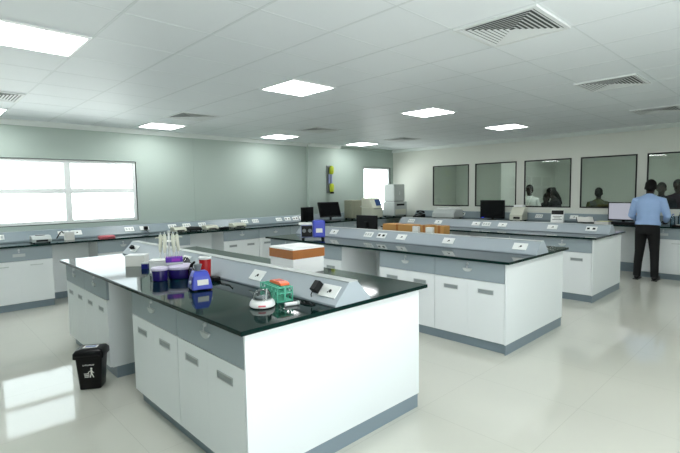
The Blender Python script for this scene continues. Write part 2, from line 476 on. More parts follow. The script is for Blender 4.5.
for k, (x0, x1, y0, y1) in enumerate(ISL):
    xc = (x0+x1)/2+.012
    r = empty('service_spine', (xc, 0, ZT), 0, SPL[k], 'service spine')
    ya, yb = y0+.002, y1-.002 + (.16 if k == 0 else 0)*0
    MB().prism([(-hb,0), (hb,0), (hb,.012), (ht,hz), (-ht,hz), (-hb,.012)], ya, yb, 'y').build('housing', M['spine'], r, bevel=.002)
    MB().box(-ht-.004, ya, hz, ht+.004, yb, hz+.006).build('cap', M['lgray'], r, bevel=.002)
    sl = Vector((hb-ht, 0, hz-.012)).normalized()       # up the near slope
    nrm = Vector((-sl.z, 0, sl.x))
    mid = Vector((-(hb+ht)/2, 0, (hz+.012)/2))
    for yy, kd in SPP[k]:
        R = Matrix(((0, sl.x, nrm.x, mid.x), (-1, sl.y, nrm.y, yy), (0, sl.z, nrm.z, mid.z), (0,0,0,1)))
        plate(r, R, kd)
    for yy, kd in SPP[k][::2]:
        R = Matrix(((0, -sl.x, -nrm.x, -mid.x), (1, 0, 0, yy), (0, sl.z, nrm.z, mid.z), (0,0,0,1)))
        plate(r, R, 0)

# wall benches -------------------------------------------------------------
YC = 7.49; XC = 9.24
tag(MB().box(XW+.02, YC-.045, Zt, XR-.005, YL-.085, ZT).build('worktop', M['granite'], bevel=.004), 'long black worktop along the window wall', 'worktop')
tag(MB().box(XC-.045, -1.2, Zt, XR-.005, YC-.047, ZT).build('worktop', M['granite'], bevel=.004), 'long black worktop along the glass wall beside the man', 'worktop')
cabs = [(-.1,.69,'white cabinet at the far left edge under the big window'), (.69,1.48,'white cabinet with grey drawer under the big window, left of the knee space'),
        (2.07,2.81,'wall bench cabinet right of the window knee space, mostly hidden behind the nearest island'), (2.81,3.55,'wall bench cabinet with dark grey drawer behind the pipette stand'),
        (4.20,4.97,'wall bench cabinet with two recessed handles right of the open knee space'), (4.97,5.74,'wall bench cabinet behind the foam box, second from the open knee space'),
        (5.74,6.5,'wall bench cabinet behind the blue instrument'), (6.5,7.27,'wall bench cabinet below the tilted black monitor'), (7.27,8.04,'wall bench cabinet below the taupe box instrument'), (8.04,8.8,'wall bench cabinet in the far corner below the stacked instruments')]
wp = None; wp2 = None
for i, (a, b, lab) in enumerate(cabs):
    if i < 2:
        if wp is None: wp = make_cabinet('base_cabinet', .775, YL-.085-YC, bar=True, tagplate=True); c = wp
        else: c = copy_tree(wp)
    else:
        if wp2 is None: wp2 = make_cabinet('base_cabinet', .775, YL-.085-YC); c = wp2
        else: c = copy_tree(wp2)
    c.location = (b, YC, 0); c.rotation_euler = (0, 0, -PI/2); c.scale = (1, (b-a)/.775, 1)
    # front faces -Y: rotate so that local -X points to world -Y
    c.rotation_euler = (0, 0, PI/2)
    tag(c, lab, 'cabinet', 'window wall cabinets')
for a, b, lab in ((1.482,2.068,'white back panel of the knee space under the right end of the big window'), (3.552,4.198,'white back panel of the open knee space behind the pipette stand')):
    tag(MB().box(a, 7.95, .1, b, 7.97, Zt-.002).box(a, 7.952, 0, b, 7.968, .1, 1).build('knee_space_panel', [M['panel_white'], M['kick']]), lab, 'panel')
for i, (a, b, lab) in enumerate(((1.36,2.13,'white cabinet with grey drawer under the worktop beside the man\'s legs'), (.583,1.353,'white cabinet at the right edge of the photo beside the man'))):
    c = copy_tree(wp); c.name = 'base_cabinet'; c.scale = (1, 1, 1); c.rotation_euler = (0, 0, 0); c.location = (XC, a, 0)
    tag(c, lab, 'cabinet', 'glass wall cabinets')
tag(MB().box(9.72, 2.132, .17, 9.74, 2.9, Zt-.002).box(9.722, 2.132, 0, 9.738, 2.9, .17, 1).build('knee_space_panel', [M['panel_white'], M['kick']]), 'white back panel of the knee space left of the man under the glass wall', 'panel')
for a, lab in ((2.9,'hidden'), ):
    c = copy_tree(wp); c.scale = (1, 1, 1); c.rotation_euler = (0,0,0); c.location = (XC, 2.9, 0)
    tag(c, 'white cabinet of the glass wall bench left of the knee space, behind the farthest island', 'cabinet', 'glass wall cabinets')

# wall spines
def wall_spine(name, x0, x1, back, label, plates):
    r = empty(name, (0, 0, ZT), 0, label, 'service spine')
    f, t = 7.985, 8.085
    MB().prism([(f,0), (back,0), (back,.15), (t,.15), (f,.02)], x0, x1, 'x').build('housing', M['spine_dark'], r, bevel=.002)
    sl = Vector((0, t-f, .13)).normalized(); nrm = Vector((0, -sl.z, sl.y)); mid = Vector((0, (f+t)/2, .085))
    for xx, kd in plates:
        plate(r, Matrix(((1, 0, 0, xx), (0, sl.y, nrm.y, mid.y), (0, sl.z, nrm.z, mid.z), (0,0,0,1))), kd)
    return r
wall_spine('service_spine', XW+.02, 6.798, YL-.003, 'long grey sloped service spine under the big window', [(.93,1), (1.75,1), (1.93,0), (2.73,1), (2.98,0), (3.48,1), (3.75,1), (4.06,1), (4.99,1), (5.25,1), (5.85,1), (6.08,2), (6.3,2), (6.5,1)])
wall_spine('service_spine', 6.802, 7.798, 8.135, 'short grey service spine along the foot of the pillar', [(7.5,1)])
wall_spine('service_spine', 7.802, XR-.14, YL-.003, 'short grey service spine under the small far window', [(8.5,1)])
r = empty('service_spine', (0, 0, ZT), 0, 'grey sloped service spine under the glass wall', 'service spine')
MB().prism([(9.70,0), (XR-.003,0), (XR-.003,.15), (9.80,.15), (9.70,.02)], -1.2, 7.3, 'y').build('housing', M['spine_dark'], r, bevel=.002)
sl = Vector((.10, 0, .13)).normalized(); nrm = Vector((-sl.z, 0, sl.x))
for yy, kd in ((6.6,1), (5.9,2), (4.05,1), (3.35,0)):
    plate(r, Matrix(((0, sl.x, nrm.x, 9.75), (-1, 0, 0, yy), (0, sl.z, nrm.z, .085), (0,0,0,1))), kd)

# ------------------------------------------------------------------ things on the nearest island
# foam box with tape
r = empty('foam_box', (2.385, 3.03, ZT), math.radians(-2), 'white polystyrene box with brown packing tape around its lid', 'foam box')
MB().box(-.16, -.165, 0, .16, .165, .147).build('body', M['foam'], r, bevel=.006)
MB().box(-.163, -.168, .149, .163, .168, .218).build('lid', M['foam'], r, bevel=.006)
t = MB(); a, b = .1645, .1695
t.box(-a-.0012, -b-.0012, .130, a+.0012, -b, .203).box(-a-.0012, b, .130, a+.0012, b+.0012, .203).box(-a-.0012, -b, .130, -a, b, .203).box(a, -b, .130, a+.0012, b, .203)
t.build('tape', M['tape'], r)
# vortex mixer
r = empty('vortex_mixer', (1.462, 2.955, ZT), math.radians(78), 'small blue vortex mixer with a white label and grey cup on top', 'vortex mixer')
# front faces local -x
MB().loft([[(x0,-w,z), (x1,-w,z), (x1,w,z), (x0,w,z)] for x0, x1, w, z in ((-.064,.07,.070,.008), (-.058,.066,.066,.05), (-.048,.055,.056,.10), (-.03,.04,.046,.132))]).build('body', M['blue'], r, bevel=.007)
MB().loft([[(x0,w,z), (x1,w,z), (x1,w+.004,z), (x0,w+.004,z)] for x0, x1, w, z in ((-.056,.06,.0695,.014), (-.05,.058,.0662,.05), (-.04,.046,.0565,.098))]).build('side_panel', M['bluedark'], r, bevel=.002)
MB().box(-.058,-.056,0,-.038,-.036,.009).box(-.058,.036,0,-.038,.056,.009).box(.04,-.056,0,.06,-.036,.009).box(.04,.036,0,.06,.056,.009).build('foot', M['black'], r)
sl = Vector((.010,0,.05)).normalized(); nn = Vector((-sl.z,0,sl.x))
MB().box(-.038,-.019,0,.038,.019,.0015).xf(Matrix(((0,sl.x,nn.x,-.0572),(-1,0,0,-.004),(0,sl.z,nn.z,.058),(0,0,0,1)))).build('label_sticker', M['paper'], r)
MB().lathe([(.016,.1325), (.02,.14), (.027,.17), (.03,.178), (.024,.178), (.018,.155)], 20, .005, .012).build('cup_head', M['mgray'], r, smooth=True)
MB().tube([(-.02,.068,.06), (-.02,.078,.06)], .012, 14).build('dial', M['lgray'], r)
MB().tube([(-.02,.068,.03), (-.02,.072,.03)], .006, 10).build('switch', M['red'], r)
# red cup
r = empty('sharps_cup', (1.842, 3.62, ZT), 0, 'red cylindrical cup with a white rim beside the blue vortex mixer', 'cup')
r.location = (1.69, 3.32, ZT); r.scale = (1.1, 1.1, 1.0)
MB().lathe([(.035,0), (.037,.002), (.043,.155), (.0425,.157), (.039,.157), (.035,.006)], 28).build('body', M['red'], r, smooth=True)
MB().lathe([(.0445,.153), (.046,.156), (.0465,.169), (.044,.172), (.038,.172), (.038,.169), (.041,.166), (.041,.158)], 28).build('lid_rim', M['white_pl'], r, smooth=True)
# mini centrifuge
r = empty('mini_centrifuge', (1.492, 2.235, ZT), math.radians(55), 'white mini centrifuge with a clear dome lid', 'mini centrifuge'); r.scale = (1.06, 1.06, .80)
def ell(rx, ry, z, n=32): return [(rx*math.cos(2*PI*i/n), ry*math.sin(2*PI*i/n), z) for i in range(n)]
MB().loft([ell(.08,.068,.006), ell(.084,.072,.012), ell(.081,.069,.032), ell(.07,.06,.05), ell(.055,.05,.056)]).build('body', M['white_pl'], r, smooth=True)
MB().loft([ell(.078,.066,0), ell(.079,.067,.006)]).build('base_ring', M['black'], r)
MB().lathe([(.02,.056), (.044,.062), (.046,.066), (.016,.078), (.01,.078)], 24).build('rotor', M['mgray'], r, smooth=True)
n = 24; MB().loft([ell(.056*c, .052*c, z) for c, z in ((1,.052), (.99,.072), (.92,.096), (.75,.114), (.45,.124), (.12,.127))]).build('dome_lid', M['dome'], r, smooth=True)
MB().tube([(-.055,-.02,.058), (-.05,-.022,.085), (-.03,-.025,.115), (0,-.026,.126), (.03,-.025,.115), (.05,-.022,.085), (.055,-.02,.058)], .004, 8).build('lid_hinge_band', M['lgray'], r, smooth=True)
MB().box(-.0835,-.02,.018,-.079,.02,.03).build('logo_strip', M['pink'], r, bevel=.001)
# green rack and orange rack
def rack(name, loc, rz, L, W, Hh, m, label, cols, rows, solid=False):
    r = empty(name, loc, rz, label, 'tube rack')
    f = MB(); t = .006
    f.box(-L/2, -W/2, 0, L/2, W/2, t)
    for z in (Hh*.55, Hh-t):
        f.box(-L/2, -W/2, z, L/2, -W/2+t, z+t).box(-L/2, W/2-t, z, L/2, W/2, z+t).box(-L/2, -W/2+t, z, -L/2+t, W/2-t, z+t).box(L/2-t, -W/2+t, z, L/2, W/2-t, z+t)
        for i in range(1, cols):
            x = -L/2+L*i/cols; f.box(x-t/3, -W/2+t, z, x+t/3, W/2-t, z+t)
        for j in range(1, rows):
            y = -W/2+W*j/rows; f.box(-L/2+t, y-t/3, z, L/2-t, y+t/3, z+t)
    for sx in (-1, 1):
        for sy in (-1, 1): f.box(sx*L/2-(t if sx > 0 else 0), sy*W/2-(t if sy > 0 else 0), 0, sx*L/2+(t if sx < 0 else 0), sy*W/2+(t if sy < 0 else 0), Hh)
    # lattice on the long sides
    k = 9
    for s in (-1, 1):
        for i in range(k):
            for j in range(4):
                if (i+j) % 2 == 0:
                    x0 = -L/2+L*i/k; z0 = Hh*j/4
                    f.box(x0, s*(W/2-.002)-.002, z0, x0+L/k, s*(W/2-.002)+.002, z0+Hh/4)
    f.box(-L/2, -.005, 0, -L/2+.003, .005, Hh).box(L/2-.003, -.005, 0, L/2, .005, Hh)
    f.build('frame', m, r, bevel=.001, seg=1)
    return r
rack('tube_rack', (1.668, 2.338, ZT), math.radians(79.6), .25, .11, .092, M['green'], 'mint green lattice tube rack beside the mini centrifuge', 8, 4)
r = empty('tip_tray', (1.688, 2.33, ZT+.0932), math.radians(79.6), 'orange tray lying on top of the green tube rack', 'tray')
MB().prism([(-.085,0), (.085,0), (.078,.014), (.055,.020), (-.05,.021), (-.078,.014)], -.032, .032, 'y').build('shell', M['orange'], r, bevel=.004)
MB().box(-.03,-.02,.0205,.02,.02,.022).build('slot', M['red'], r)
# white tube box + dark cable
r = empty('reagent_tube', (1.62, 2.115, ZT), math.radians(-15), 'small white tube lying in front of the green rack', 'tube')
MB().tube([(-.045,0,.011), (.03,0,.011)], [.011,.011], 14).build('body', M['white_pl'], r, smooth=True)
MB().tube([(.03,0,.0125), (.045,0,.0125)], .0125, 14).build('cap', M['lgray'], r, smooth=True)
# plugged-in adaptor
r = empty('power_adaptor', (1.802, 2.085, ZT+.078), 0, 'black power adaptor plugged into the near end of the pale grey spine', 'power adaptor')
sl = Vector((hb-ht, 0, hz-.012)).normalized(); nrm = Vector((-sl.z, 0, sl.x))
Rm = Matrix(((0, sl.x, nrm.x, 0), (-1, 0, 0, 0), (0, sl.z, nrm.z, 0), (0,0,0,1)))
MB().box(-.025,-.036,.0,.025,.036,.042).xf(Rm).build('body', M['black'], r, bevel=.006)
MB().tube([(0,-.034,.026), (0,-.05,.026), (0,-.062,.022), (-.005,-.066,.008)], .0035, 8).xf(Rm).build('cable', M['black'], r, smooth=True)
tag(MB().tube([(1.74,2.07,ZT+.0045), (1.725,2.03,ZT+.0045), (1.70,2.03,ZT+.0045), (1.685,2.06,ZT+.0045), (1.69,2.12,ZT+.0045), (1.715,2.155,ZT+.0045), (1.735,2.13,ZT+.0045), (1.73,2.08,ZT+.0045), (1.71,2.06,ZT+.0045), (1.70,2.09,ZT+.0045), (1.715,2.12,ZT+.0045)], .004, 8).build('power_cable', M['black'], smooth=True), 'thin black cable coiled on the worktop between green rack and spine', 'cable')
# dark adaptor by red cup
r = empty('power_adaptor', (1.69, 3.17, ZT), math.radians(-4), 'black adaptor lump with its cable behind the blue vortex mixer', 'power adaptor')
MB().box(-.03,-.04,0,.03,.04,.032).build('body', M['black'], r, bevel=.006)
MB().tube([(0,-.04,.012), (.01,-.08,.008), (-.02,-.16,.0045), (0,-.25,.0045), (-.03,-.36,.0045)], .0038, 8).build('cable', M['black'], r, smooth=True)
# white carton at the far end
r = empty('carton', (1.56, 4.42, ZT), math.radians(52), 'white carton box at the far end of the nearest island, before the spine', 'carton')
MB().box(-.075,-.085,0,.075,.085,.098).build('body', M['paper'], r, bevel=.002)
MB().box(-.078,-.088,.0985,.078,.088,.104).build('lid', M['white_pl'], r, bevel=.002)
r = empty('plug_adaptor', (1.795, 5.2, ZT+.08), 0, 'small black plug in the far socket of the pale grey spine', 'plug')
MB().box(-.022,-.022,.0,.022,.022,.035).xf(Rm).build('body', M['black'], r, bevel=.005)
MB().tube([(.03,0,.0), (.03,0,.03)], .012, 10).xf(Rm).build('pin_cap', M['black'], r)
# pipette stand
r = empty('pipette_stand', (1.64, 3.87, ZT), math.radians(-40), 'white carousel stand holding white pipettes before the spine', 'pipette stand')
MB().lathe([(.056,0), (.06,.004), (.056,.014), (.02,.024), (.012,.03)], 28).build('base', M['white_pl'], r, smooth=True)
MB().tube([(0,0,.02), (0,0,.335)], .009, 12).build('pole', M['white_pl'], r, smooth=True)
MB().lathe([(.02,.255), (.056,.258), (.056,.266), (.02,.27)], 24).build('carousel', M['white_pl'], r, smooth=True)
MB().tube([(0,0,.335), (0,0,.352)], .013, 12).build('knob', M['lgray'], r, smooth=True)
pip = None
plabs = ['leftmost', 'second from left', 'third from left', 'middle right', 'second from right', 'rightmost']
for i in range(6):
    ang = 2*PI*i/6+.3
    if pip is None:
        pip = empty('pipette')
        MB().tube([(0,0,.135), (0,0,.16), (.004,0,.2), (.008,0,.25), (.006,0,.285)], [.011,.014,.015,.016,.012], 14).build('grip', M['offwhite'], pip, smooth=True)
        MB().tube([(0,0,.135), (0,0,.09), (0,0,.03)], [.0075,.006,.0025], 12).build('shaft', M['white_pl'], pip, smooth=True)
        MB().tube([(.006,0,.285), (.006,0,.305)], .005, 10).build('plunger', M['lgray'], pip, smooth=True)
        MB().tube([(-.006,0,.26), (-.03,0,.262), (-.036,0,.255)], .0045, 8).build('finger_hook', M['offwhite'], pip, smooth=True)
        p = pip
    else: p = copy_tree(pip)
    cx, cy = .074*math.cos(ang), .071*math.sin(ang)
    cr, sr = math.cos(math.radians(-40)), math.sin(math.radians(-40))
    p.location = (1.64+cx*cr-cy*sr, 3.87+cx*sr+cy*cr, ZT+.035); p.rotation_euler = (0, 0, ang+math.radians(-40)+PI)
    tag(p, 'slim white pipette hanging on the white carousel stand', 'pipette', 'pipettes on the white stand')
# white tub with lid, navy jars, purple tip boxes
r = empty('plastic_tub', (1.50, 3.745, ZT), math.radians(52), 'white tub behind the round navy jar', 'tub')
MB().box(-.055,-.07,0,.055,.07,.118).build('body', M['white_pl'], r, bevel=.01)
MB().box(-.058,-.073,.1185,.058,.073,.130).build('lid', M['white_pl'], r, bevel=.004)
MB().tube([(-.0,-.06,.130), (-.0,-.06,.142)], .012, 12).build('knob', M['black'], r)
r = empty('pipette_tip_box', (1.535, 4.16, ZT), math.radians(52), 'small dark blue tip box with white lid left of the white tub', 'tip box')
MB().box(-.026,-.028,0,.026,.028,.045).build('body', M['bluedark'], r, bevel=.004)
MB().box(-.027,-.029,.0455,.027,.029,.054).build('lid', M['lgray'], r, bevel=.003)
r = empty('jar', (1.40, 3.50, ZT), 0, 'round navy blue jar with a white lid, left of the wide navy bowl', 'jar')
MB().lathe([(.05,0), (.056,.006), (.06,.085), (.058,.09), (.052,.09), (.05,.012)], 32).build('body', M['navy'], r, smooth=True)
MB().lathe([(.0612,.082), (.063,.088), (.063,.098), (.056,.106), (.02,.109)], 32).build('lid', M['lid_pale'], r, smooth=True)
r = empty('bowl', (1.57, 3.51, ZT), 0, 'wide navy blue bowl covered by clear film, left of the vortex mixer', 'bowl')
MB().lathe([(.085,0), (.092,.006), (.1,.08), (.098,.086), (.092,.086), (.088,.012)], 36).build('body', M['navy'], r, smooth=True)
MB().lathe([(.101,.075), (.104,.083), (.102,.094), (.085,.106), (.03,.11)], 36).build('film_cover', M['lid_pale'], r, smooth=True)
r = empty('pipette_tip_box', (1.535, 3.535, ZT+.1105), math.radians(66), 'purple and magenta tip box lying on the cover of the navy bowl', 'tip box')
MB().box(-.033,-.065,.0,.033,.065,.016).build('base', M['lgray'], r, bevel=.004)
MB().box(-.033,-.065,.0165,.033,.065,.056).build('body', M['purple'], r, bevel=.004)
MB().box(-.0345,-.045,.024,-.0332,.02,.048).build('front_tag', M['magenta'], r)
b = MB()
for i in range(8):
    for j in range(4): b.tube([(-.023+.0153*j, -.055+.0157*i, .056), (-.023+.0153*j, -.055+.0157*i, .06)], .005, 8)
b.build('tip_grid', M['magenta'], r)
r = empty('specimen_bag', (1.685, 3.665, ZT), math.radians(0), 'crumpled clear plastic bag leaning against the spine beside the red cup', 'bag')
bag = MB(); rr = random.Random(3); n = 9
for sgn in (0, 1):
    pass
G = [[(-.055+.11*i/n+rr.uniform(-.004,.004), -.06+.12*j/n+rr.uniform(-.004,.004), .006+.085*abs(math.sin(PI*i/n))**.6*abs(math.sin(PI*j/n))**.6*(1+.9*i/n)+rr.uniform(0,.008)) for j in range(n+1)] for i in range(n+1)]
V = [[bag.bm.verts.new(p) for p in row] for row in G]; Vb = [[bag.bm.verts.new((p[0], p[1], .001)) for p in row] for row in G]
for i in range(n):
    for j in range(n):
        bag.bm.faces.new((V[i][j], V[i+1][j], V[i+1][j+1], V[i][j+1])); bag.bm.faces.new((Vb[i][j], Vb[i][j+1], Vb[i+1][j+1], Vb[i+1][j]))
for i in range(n):
    bag.bm.faces.new((V[i][0], Vb[i][0], Vb[i+1][0], V[i+1][0])); bag.bm.faces.new((V[i][n], V[i+1][n], Vb[i+1][n], Vb[i][n]))
    bag.bm.faces.new((V[0][i], V[0][i+1], Vb[0][i+1], Vb[0][i])); bag.bm.faces.new((V[n][i], Vb[n][i], Vb[n][i+1], V[n][i+1]))
bag.build('sheet', M['film'], r, smooth=True)
# black-capped bottle
r = empty('squeeze_bottle', (1.59, 3.355, ZT), 0, 'short clear bottle with a slanted black cap behind the vortex mixer', 'bottle')
MB().lathe([(.024,0), (.026,.004), (.026,.075), (.014,.095), (.014,.1)], 20).build('body', M['dome'], r, smooth=True)
MB().tube([(0,0,.098), (.002,-.004,.115), (.018,-.028,.14)], [.015,.013,.008], 12).build('cap', M['black'], r, smooth=True)
r = empty('glass_vial', (1.40, 3.67, ZT), 0, 'tiny clear vial standing left of the round navy jar', 'vial')
MB().lathe([(.011,0), (.012,.002), (.012,.03), (.008,.036)], 14).build('body', M['dome'], r, smooth=True)
MB().lathe([(.0095,.0362), (.0095,.046), (.003,.048)], 14).build('cap', M['white_pl'], r, smooth=True)

# ------------------------------------------------------------------ waste bin
ang = math.atan2(-.84, -.54)          # the way its front faces
r = empty('waste_bin', (1.032, 4.06, 0), ang, 'black lidded waste bin with white litter figure, on the floor at the knee space', 'bin')
r.scale = (.9,.9,.96)
def rrect(hx, hy, z, rad=.02, n=4):
    pts = []
    for sx, sy, a0 in ((1,1,0), (-1,1,PI/2), (-1,-1,PI), (1,-1,3*PI/2)):
        for i in range(n+1):
            a = a0+PI/2*i/n; pts.append((sx*(hx-rad)+rad*math.cos(a), sy*(hy-rad)+rad*math.sin(a), z))
    return pts
MB().loft([rrect(.078,.088,0), rrect(.08,.09,.006), rrect(.096,.112,.285)]).build('body', M['blackgloss'], r, smooth=True)
lid = MB().loft([rrect(.108,.126,.27), rrect(.11,.128,.274), rrect(.108,.126,.315), rrect(.09,.108,.338), rrect(.05,.07,.345)]).build('lid', M['blackgloss'], r, smooth=True)
def onlid(x, y, d=0): return (x, y, .3455+d)
s = MB().box(-.035,-.06,.3452,.04,.06,.3465).build('lid_sticker', M['paper'], lid)
MB().box(-.022,-.045,.3467,.026,.045,.3475).build('sticker_print', M['bluegray'], s)
MB().tube([(.111,-.1,.29), (.118,-.1,.30), (.118,.1,.30), (.111,.1,.29)], .005, 8).build('flap_rim', M['black'], lid, smooth=True)
# litter pictogram, on the sloped front face
tilt = math.atan2(.016, .279)
Fm = Matrix(((0, 0, 1, .0805), (1, 0, 0, 0), (0, 1, 0, .006), (0,0,0,1)))
Fm = Matrix.Translation((.0803, 0, .006)) @ Matrix.Rotation(tilt, 4, 'Y') @ Matrix(((0,0,1,0), (1,0,0,0), (0,1,0,0), (0,0,0,1)))
sy = MB(); t0, t1 = .0008, .0022
def seg2(a, b, w):
    a = Vector((a[0], a[1], 0)); b = Vector((b[0], b[1], 0)); d = (b-a).normalized(); q = Vector((-d.y, d.x, 0))*w
    sy.prism([(tuple(p)[0], tuple(p)[1]) for p in (a+q, a-q, b-q, b+q)], t0, t1, 'z')
sy.prism([(.022+.009*math.cos(2*PI*i/14), .176+.009*math.sin(2*PI*i/14)) for i in range(14)], t0, t1, 'z')
seg2((.022,.166), (.022,.128), .007); seg2((.022,.160), (.040,.138), .003); seg2((.022,.160), (.0,.148), .003); seg2((.0,.148), (-.008,.136), .003)
seg2((.019,.130), (.008,.098), .0042); seg2((.025,.130), (.038,.098), .0042)
for i in range(5):
    xx = -.034+.009*i; seg2((xx*.9-.003,.102), (xx-.002,.134), .0016)
seg2((-.042,.134), (.0,.134), .0018); seg2((-.037,.102), (-.004,.102), .0018); seg2((-.040,.118), (-.002,.118), .0015)
sy.xf(Fm).build('litter_symbol', M['paper'], r)
tx = MB(); sy = tx
for i in range(9):
    xx = -.045+.011*i
    seg2((xx,.203), (xx,.214), .0016); seg2((xx,.203+.004*(i % 3)), (xx+.006,.203+.004*(i % 3)), .0014)
tx.xf(Fm).build('lettering', M['paper'], r)

# ------------------------------------------------------------------ things on the middle island
r = empty('centrifuge', (4.17, 4.92, ZT), math.radians(52), 'blue bench instrument with a dark dial face at the far left of the middle island', 'centrifuge')
# front faces local -x
MB().box(-.10,-.17,.03,.10,.0,.27).build('body', M['blue'], r, bevel=.02, seg=3)
MB().box(-.08,.001,.03,.10,.17,.21).build('drive_housing', M['bluegray'], r, bevel=.012)
MB().box(-.086,.01,.045,-.0805,.162,.2).build('control_face', M['black'], r, bevel=.002)
k = MB()
for yy in (.045, .125): k.tube([(-.1,yy,.13), (-.086,yy,.13)], .026, 18)
k.build('dial', M['mgray'], r, smooth=True)
MB().box(-.1025,-.13,.10,-.1005,-.04,.16).build('label_sticker', M['paper'], r)
MB().box(-.08,.01,.211,.09,.2,.236).build('top_tray', M['white_pl'], r, bevel=.006)
for sx in (-.07, .08):
    for sy_ in (-.14, .14): MB().lathe([(.02,0), (.02,.031)], 12, sx, sy_).build('foot', M['black'], r)
def monitor(loc, rz, w, h, label, tilt=0, mat_front='screen', base=True, group=None, zc=None, gap=.09):
    """screen faces local -x"""
    r = empty('computer_monitor', loc, rz, label, 'monitor', group)
    T = Matrix.Translation((0,0,gap)) @ Matrix.Rotation(tilt, 4, 'Y')
    MB().box(-.012,-w/2,0,.03,w/2,h).xf(T).build('casing', M['black'], r, bevel=.004)
    MB().box(-.0135,-w/2+.018,.022,-.0122,w/2-.018,h-.018).xf(T).build('screen', M[mat_front], r)
    MB().box(.02,-.03,.03,.05,.03,h*.6).xf(T).build('stand_neck', M['black'], r, bevel=.004)
    b = MB().lathe([(.11,0), (.11,.008), (.03,.016)], 24); b.box(.012,-.022,.01,.04,.022,gap+.09)
    b.build('foot', M['black'], r)
    return r
monitor((5.20, 4.82, ZT), PI+.05, .40, .25, 'black monitor seen from behind beyond the middle island spine', gap=.045)
tcol = [('long flat brown cardboard carton lying behind the middle island spine', (5.17,4.12), (.2,.54,.19)),
        ('short brown cardboard carton at the right end of the carton row', (5.13,3.405), (.14,.15,.20)),
        ('brown cardboard carton between two white packets behind the spine', (5.19,3.67), (.2,.14,.195))]
for lab, (cx, cy), (a, b, c) in tcol:
    r = empty('cardboard_carton', (cx, cy, ZT), 0, lab, 'carton', 'brown cartons on the middle island')
    MB().box(-a/2,-b/2,0,a/2,b/2,c).build('body', M['cardboard'], r, bevel=.003)
    MB().box(-a/2-.001,-.02,c*.5,a/2+.001,.02,c+.0012).build('tape', M['tape'], r)
for lab, (cx, cy), (a, b, c) in (('white packet next to the long brown carton', (5.055,3.77), (.05,.10,.18)), ('white packet left of the short brown carton', (5.06,3.545), (.05,.12,.175))):
    r = empty('paper_packet', (cx, cy, ZT), 0, lab, 'packet', 'white packets between the cartons')
    MB().box(-a/2,-b/2,0,a/2,b/2,c).build('body', M['paper'], r, bevel=.006)
    MB().box(-a/2-.001,-b/2+.02,c*.35,-a/2,b/2-.02,c*.6).build('label_sticker', M['lgray'], r)

# ------------------------------------------------------------------ things along the window wall
def clutter(name, loc, rz, label, cat, w, d, h, mb='beige', top='black', group=None):
    """a small bench device: body, top pad, front panel and feet"""
    r = empty(name, loc, rz, label, cat, group)
    MB().prism([(-d/2,.012), (d/2,.012), (d/2,h), (-d/2+d*.35,h), (-d/2,h*.55)], -w/2, w/2, 'y').build('body', M[mb], r, bevel=.006)
    MB().lathe([(min(w,d)*.30,h+.0005), (min(w,d)*.32,h+.006), (min(w,d)*.30,h+.012)], 20, d*.12, 0).build('pan', M[top], r, smooth=True)
    MB().box(-d/2-.002,-w*.3,h*.2,-d/2,w*.3,h*.45).build('display', M['black'], r)
    f = MB()
    for sx in (-1, 1):
        for s2 in (-1, 1): f.lathe([(.01,0), (.01,.0125)], 10, sx*d*.4, s2*w*.4)
    f.build('foot', M['black'], r)
    return r
q = PI/2      # fronts face -Y
clutter('weighing_balance', (1.39, 7.72, ZT), q, 'pale grey balance with dark panel under the big window', 'balance', .24, .20, .10, 'lgray', 'mgray')
r = empty('carton', (1.775, 7.80, ZT), 0, 'small white box beside the balance under the big window', 'carton')
MB().box(-.06,-.05,0,.06,.05,.11).build('body', M['paper'], r, bevel=.003); MB().box(-.062,-.052,.1105,.062,.052,.125).build('lid', M['white_pl'], r, bevel=.002)
tag(MB().tube([(1.62,7.86,ZT+.03), (1.66,7.84,ZT+.11), (1.70,7.9,ZT+.13), (1.73,7.94,ZT+.1)], .008, 8).build('black_cable', M['black'], smooth=True), 'short black cable looping up beside the white box', 'cable')
r = empty('sample_tray', (2.28, 7.74, ZT), 0, 'flat pink tray on the wall bench under the big window', 'tray')
MB().box(-.11,-.07,0,.11,.07,.022).build('base', M['pink'], r, bevel=.005); MB().box(-.10,-.06,.0225,.10,.06,.032).build('lid', M['pink'], r, bevel=.004)
r = empty('power_adaptor', (2.98, 7.97, ZT+.085), 0, 'black plug in the wall spine socket right of the big window', 'power adaptor')
MB().box(-.03,-.03,-.02,.03,.022,.04).build('body', M['black'], r, bevel=.005)
MB().tube([(0,-.02,-.02), (.0,-.05,-.045), (.02,-.1,-.066)], .004, 8).build('cable', M['black'], r, smooth=True)
clutter('weighing_balance', (3.46, 7.74, ZT), q, 'beige balance on the wall bench just right of the pipette stand', 'balance', .22, .20, .09, 'beige', 'mgray')
clutter('heating_block', (3.76, 7.78, ZT), q, 'low black device between the beige balances on the wall bench', 'heating block', .24, .2, .07, 'black', 'mgray')
clutter('weighing_balance', (4.05, 7.70, ZT), q, 'beige balance above the open knee space of the wall bench', 'balance', .24, .2, .085, 'beige', 'lgray')
r = empty('scissor_tray', (4.32, 7.76, ZT), 0, 'flat black tray of small tools right of the open knee space', 'tray')
MB().box(-.1,-.09,0,.1,.09,.03).build('base', M['black'], r, bevel=.004)
MB().tube([(-.06,-.05,.035), (.07,.04,.035)], .006, 8).tube([(-.02,-.06,.035), (.02,.06,.035)], .006, 8).build('tool', M['steel'], r, smooth=True)
clutter('weighing_balance', (4.66, 7.76, ZT), q, 'beige balance with black panel above the two handled cabinet', 'balance', .28, .2, .09, 'beige', 'lgray')
monitor((6.40, 7.72, ZT), q+.15, .38, .31, 'upright black monitor on the wall bench left of the pillar', gap=.03)
monitor((7.14, 7.76, ZT), q-.28, .54, .37, 'tilted black monitor in front of the pillar', tilt=.42, gap=.09)
r = empty('computer_keyboard', (6.98, 7.535, ZT), q, 'dark keyboard lying before the tilted black monitor', 'keyboard')
